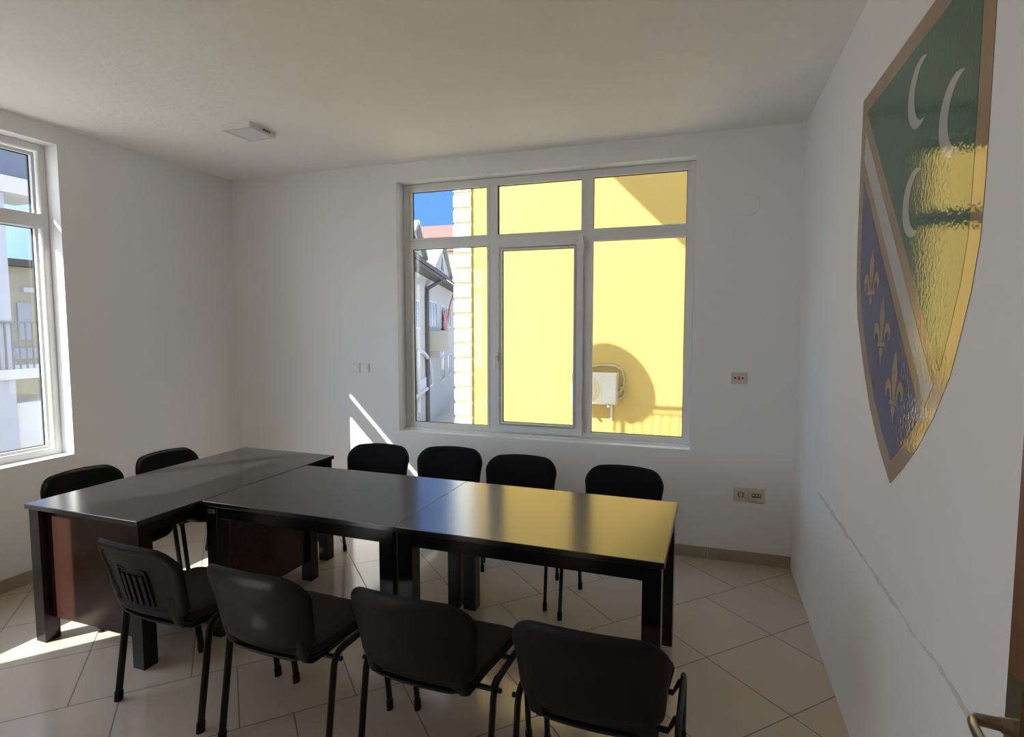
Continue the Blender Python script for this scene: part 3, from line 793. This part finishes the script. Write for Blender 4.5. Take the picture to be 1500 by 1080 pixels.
# local: x along facade, +y is away from street (left), z from ground; facade at y = 0
H = 8.5
MB().box(-4, 22, 0, 9, 0, H+0.35).build('walls', M['render_beige'], hs)
m = MB(); m.prism([(-0.75, H-0.05), (4.5, H+3.6), (9.75, H-0.05), (9.75, H+0.12), (4.5, H+3.85), (-0.75, H+0.14)], -5, 23, 'x'); m.build('roof', M['roof_grey'], hs)
MB().box(-5, 23, -0.70, 0.0, H-0.22, H-0.06).build('soffit', M['roof_grey'], hs)
for s0, s1, zt in ((-1.5, 4.2, 10.75), (7.6, 17.5, 11.2)):
    mid = (s0+s1)/2
    m = MB(); m.prism([(s0+0.25, H+0.9), (s1-0.25, H+0.9), (mid, zt-0.18)], 0.2, 4.0, 'y'); gb = m.build('dormer', M['render_beige'], hs)
    m = MB()
    def bar2(a, b, w=0.20):
        d_ = (Vector(b)-Vector(a)).normalized(); q = Vector((-d_.y, d_.x))*w
        m.prism([a, b, (b[0]+q.x, b[1]+q.y), (a[0]+q.x, a[1]+q.y)], -0.05, 4.1, 'y')
    bar2((s0, H+0.75), (mid, zt)); bar2((mid, zt), (s1, H+0.75))
    m.build('barge_board', M['trim_paint'], gb)
    m = MB(); m.prism([(mid-0.8, H+1.0), (mid+0.8, H+1.0), (mid, H+1.0+(zt-H-1)*0.55)], 0.17, 0.19, 'y'); m.build('dormer_window', M['pane_far'], gb)
def hwin(s0, s1, z0, z1, bars=1):
    m = MB(); m.strip([(s0, z0), (s1, z0), (s1, z1), (s0, z1)], [(s0+0.09, z0+0.09), (s1-0.09, z0+0.09), (s1-0.09, z1-0.09), (s0+0.09, z1-0.09)], -0.06, 0.02, 'y')
    for k in range(1, bars+1):
        x = s0+(s1-s0)*k/(bars+1); m.box(x-0.05, x+0.05, -0.05, 0.0, z0+0.08, z1-0.08)
    f = m.build('window', M['render_white'], hs)
    MB().box(s0+0.08, s1-0.08, -0.03, -0.01, z0+0.08, z1-0.08).build('pane', M['pane_far'], f)
hwin(-0.3, 1.0, 5.5, 6.95); hwin(4.0, 7.6, 5.6, 7.1, 2); hwin(9.8, 11.5, 5.5, 7.0); hwin(13.0, 15.5, 5.5, 7.0); hwin(11.2, 15.5, 8.3, 8.42, 2)
hwin(9.7, 11.6, 2.0, 3.6); hwin(13.2, 16.0, 2.0, 3.6)
m = MB(); m.tube([(5.6, -0.65, H-0.2), (3.25, -0.12, H-0.85), (3.2, -0.12, 7.2), (3.1, -0.12, 0.2)], 0.11, 0.11, 8); m.build('downpipe', M['roof_grey'], hs, None, True)
m = MB(); m.box(3.8, 11.0, -1.2, 0.0, 4.25, 5.35, 0.02); m.build('balcony', M['render_beige'], hs)
arc = [(0.2 + 4.6*math.sin(R(a)), 2.3 + 2.1*math.cos(R(a))) for a in range(0, 91, 10)]
m = MB(); m.tube([(s, -0.12, z) for s, z in arc], 0.10, 0.10, 6); m.box(-1.5, 4.8, -0.17, -0.07, 2.2, 2.34); m.box(-1.5, -1.35, -0.17, -0.07, 0.2, 4.4); m.box(0.12, 0.27, -0.17, -0.07, 1.4, 4.4)
m.box(0.2, 4.6, -0.05, -0.02, 2.34, 2.9); m.build('arched_gate', M['render_white'], hs)
a2 = empty('air_conditioner', P0 + ev*6.3 + Vector((0, 0, -0.2)), ang); tag(a2, 'white outdoor air conditioner under the balcony of the far greige house', 'air conditioner')
MB().box(-1.2, 1.2, -0.55, 0.0, 0, 0.75, 0.03).build('casing', M['render_white'], a2)
MB().lathe([(0.28, -0.57), (0.28, -0.551)], (0, 0, 0.37), 'y', 20).build('fan_opening', M['pane_far'], a2)
fl = MB(); fl.prism([(-0.45, 1.45), (1.4, 1.75), (1.55, 0.2), (0.6, 0.0), (-0.6, 0.45)], -0.04, 0.0, 'y'); fl.tube([(1.7, 0.0, 0.9), (1.7, -0.2, 2.1), (4.0, -0.3, 3.2)], 0.05, 0.05, 6)
o_ = fl.build('banner', M['red'], None, P0 + ev*10.6 + Vector((0.15, 0.05, 1.05))); o_.rotation_euler.z = ang; tag(o_, 'small red banner hanging on the far greige house', 'banner')

rh = empty('red_roofed_house', (-25.0, 53.0, -4.0)); tag(rh, 'house with red tiled roof behind the grey roofed one', 'building')
MB().box(-7, 2.6, 0, 8, 0, 13.2).build('walls', M['render_beige'], rh)
m = MB()
v = [m.bm.verts.new(c) for c in ((-8, -0.8, 13.0), (3.4, -0.8, 13.0), (3.4, 8.8, 13.0), (-8, 8.8, 13.0), (-6.5, 4.0, 16.4), (1.6, 4.0, 16.4))]
for f in ((0, 1, 5, 4), (1, 2, 5), (2, 3, 4, 5), (3, 0, 4), (0, 3, 2, 1)): m.bm.faces.new([v[i] for i in f])
m.build('roof', M['roof_red'], rh)
m = MB(); m.box(1.3, 2.0, 2.2, 2.9, 14.2, 16.9, 0.03); m.box(1.2, 2.1, 2.1, 3.0, 16.9, 17.1); m.build('chimney', M['render_white'], rh)
m = MB(); m.tube([(2.6, 2.5, 14.0), (2.6, 2.5, 18.6)], 0.05, 0.05, 6); m.tube([(1.0, 2.5, 17.0), (3.1, 2.5, 15.9)], 0.05, 0.05, 6); m.tube([(2.1, 2.5, 16.0), (3.1, 2.5, 18.2)], 0.04, 0.04, 6); m.build('aerial', M['render_white'], rh)

# ------------------------------------------------------------------ buildings outside the left window
lb = empty('apartment_building', (-16.0, 8.0, -4.0)); off = Vector((-16.0, 8.0, -4.0))
tag(lb, 'blue grey apartment building with balcony slabs across the street, seen through the left window', 'building')
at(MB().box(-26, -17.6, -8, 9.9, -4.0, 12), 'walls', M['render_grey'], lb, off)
at(MB().box(-17.55, -15.9, -8, 10.6, 4.86, 5.25), 'balcony_slab', M['concrete'], lb, off)
at(MB().box(-17.55, -15.9, -8, 11.2, 0.36, 0.60), 'balcony_slab', M['concrete'], lb, off)
at(MB().box(-16.6, -16.0, 8.6, 9.44, -4.0, 4.85), 'column', M['render_grey'], lb, off)
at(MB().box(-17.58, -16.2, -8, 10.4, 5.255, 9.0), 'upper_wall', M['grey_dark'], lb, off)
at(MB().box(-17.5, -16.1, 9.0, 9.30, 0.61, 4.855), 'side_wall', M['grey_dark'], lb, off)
at(MB().box(-17.0, -16.05, 9.42, 10.4, -1.6, -0.25, 0.02), 'garage_door', M['render_white'], lb, off)
m = MB(); m.box(-16.0, -15.95, 8.4, 11.1, 1.72, 1.77)
for k in range(18): m.box(-15.99, -15.96, 8.5+k*0.15, 8.53+k*0.15, 0.60, 1.72)
at(m, 'railing', M['iron'], lb, off)
yh = empty('yellow_cottage', (-22.0, 14.0, -4.0)); off = Vector((-22.0, 14.0, -4.0))
tag(yh, 'pale yellow house with a ledge beyond the balcony, seen through the left window', 'building')
at(MB().box(-26, -21.0, 12.35, 15.5, -4.0, 3.55), 'walls', M['cottage'], yh, off)
at(MB().box(-26.3, -20.7, 12.1, 15.7, 3.56, 3.78), 'roof', M['roof_grey'], yh, off)
at(MB().box(-21.0, -20.85, 12.7, 15.4, 2.75, 2.9), 'ledge', M['render_white'], yh, off)
m = MB(); m.box(-20.98, -20.94, 12.55, 12.95, 1.2, 2.4); at(m, 'shutter', M['render_grey'], yh, off)
at(MB().box(-20.99, -20.80, 12.35, 15.4, 0.6, 0.95), 'garden_wall', M['render_grey'], yh, off)

# ------------------------------------------------------------------ light
w = bpy.data.worlds.new('sky'); SC.world = w; w.use_nodes = True
nt = w.node_tree; bg = nt.nodes['Background']
tc = nt.nodes.new('ShaderNodeTexCoord'); sx = nt.nodes.new('ShaderNodeSeparateXYZ'); nt.links.new(tc.outputs['Generated'], sx.inputs[0])
rp = nt.nodes.new('ShaderNodeValToRGB'); nt.links.new(sx.outputs[2], rp.inputs[0])
els = rp.color_ramp.elements
els[0].position = 0.0; els[0].color = (0.42, 0.52, 0.66, 1)
els[1].position = 1.0; els[1].color = (0.22, 0.27, 0.36, 1)
e = els.new(0.09); e.color = (0.055, 0.15, 0.38, 1)
e = els.new(0.35); e.color = (0.06, 0.15, 0.40, 1)
e = els.new(0.6); e.color = (0.20, 0.25, 0.34, 1)
# brighter hazy sky around the sun
dt = nt.nodes.new('ShaderNodeVectorMath'); dt.operation = 'DOT_PRODUCT'; nt.links.new(tc.outputs['Generated'], dt.inputs[0]); dt.inputs[1].default_value = tuple(-SUN)
mr = nt.nodes.new('ShaderNodeMapRange'); nt.links.new(dt.outputs['Value'], mr.inputs[0]); mr.inputs[1].default_value = 0.0; mr.inputs[2].default_value = 1.0
pw = nt.nodes.new('ShaderNodeMath'); pw.operation = 'POWER'; nt.links.new(mr.outputs[0], pw.inputs[0]); pw.inputs[1].default_value = 1.5
mxn = nt.nodes.new('ShaderNodeMix'); mxn.data_type = 'RGBA'; nt.links.new(pw.outputs[0], mxn.inputs[0]); nt.links.new(rp.outputs[0], mxn.inputs[6]); mxn.inputs[7].default_value = (2.0, 2.3, 2.75, 1)
nt.links.new(mxn.outputs[2], bg.inputs[0]); bg.inputs[1].default_value = 2.0
sun = bpy.data.lights.new('sun', 'SUN'); sun.energy = 10.5; sun.angle = R(0.53); sun.color = (1.0, 0.975, 0.94)
so = bpy.data.objects.new('sun', sun); COL.objects.link(so); so.location = -SUN*20
so.rotation_euler = SUN.to_track_quat('-Z', 'Y').to_euler()

# ------------------------------------------------------------------ camera
cam = bpy.data.cameras.new('camera'); co = bpy.data.objects.new('camera', cam); COL.objects.link(co)
r = Vector((0.948495335, 0.316790970, 0.000285533)); u = Vector((-0.02390381, 0.07067094, 0.99721323)); f = Vector((-0.31588797, 0.94585892, -0.07460357))
mt = Matrix(((r.x, u.x, -f.x, 0), (r.y, u.y, -f.y, 0), (r.z, u.z, -f.z, 1.67), (0, 0, 0, 1)))
co.matrix_world = mt
cam.sensor_width = 36; cam.lens = 840.62/1500*36; cam.clip_start = 0.02; cam.clip_end = 300
SC.camera = co

vs = SC.view_settings; vs.view_transform = 'Standard'; vs.look = 'None'; vs.gamma = 1.0; vs.use_curve_mapping = False
vs.exposure = 0.68
SC.cycles.max_bounces = 14; SC.cycles.diffuse_bounces = 8; SC.cycles.glossy_bounces = 5; SC.cycles.transparent_max_bounces = 16
SC.cycles.sample_clamp_indirect = 8.0; SC.cycles.caustics_reflective = False; SC.cycles.caustics_refractive = False
SC.cycles.use_denoising = True
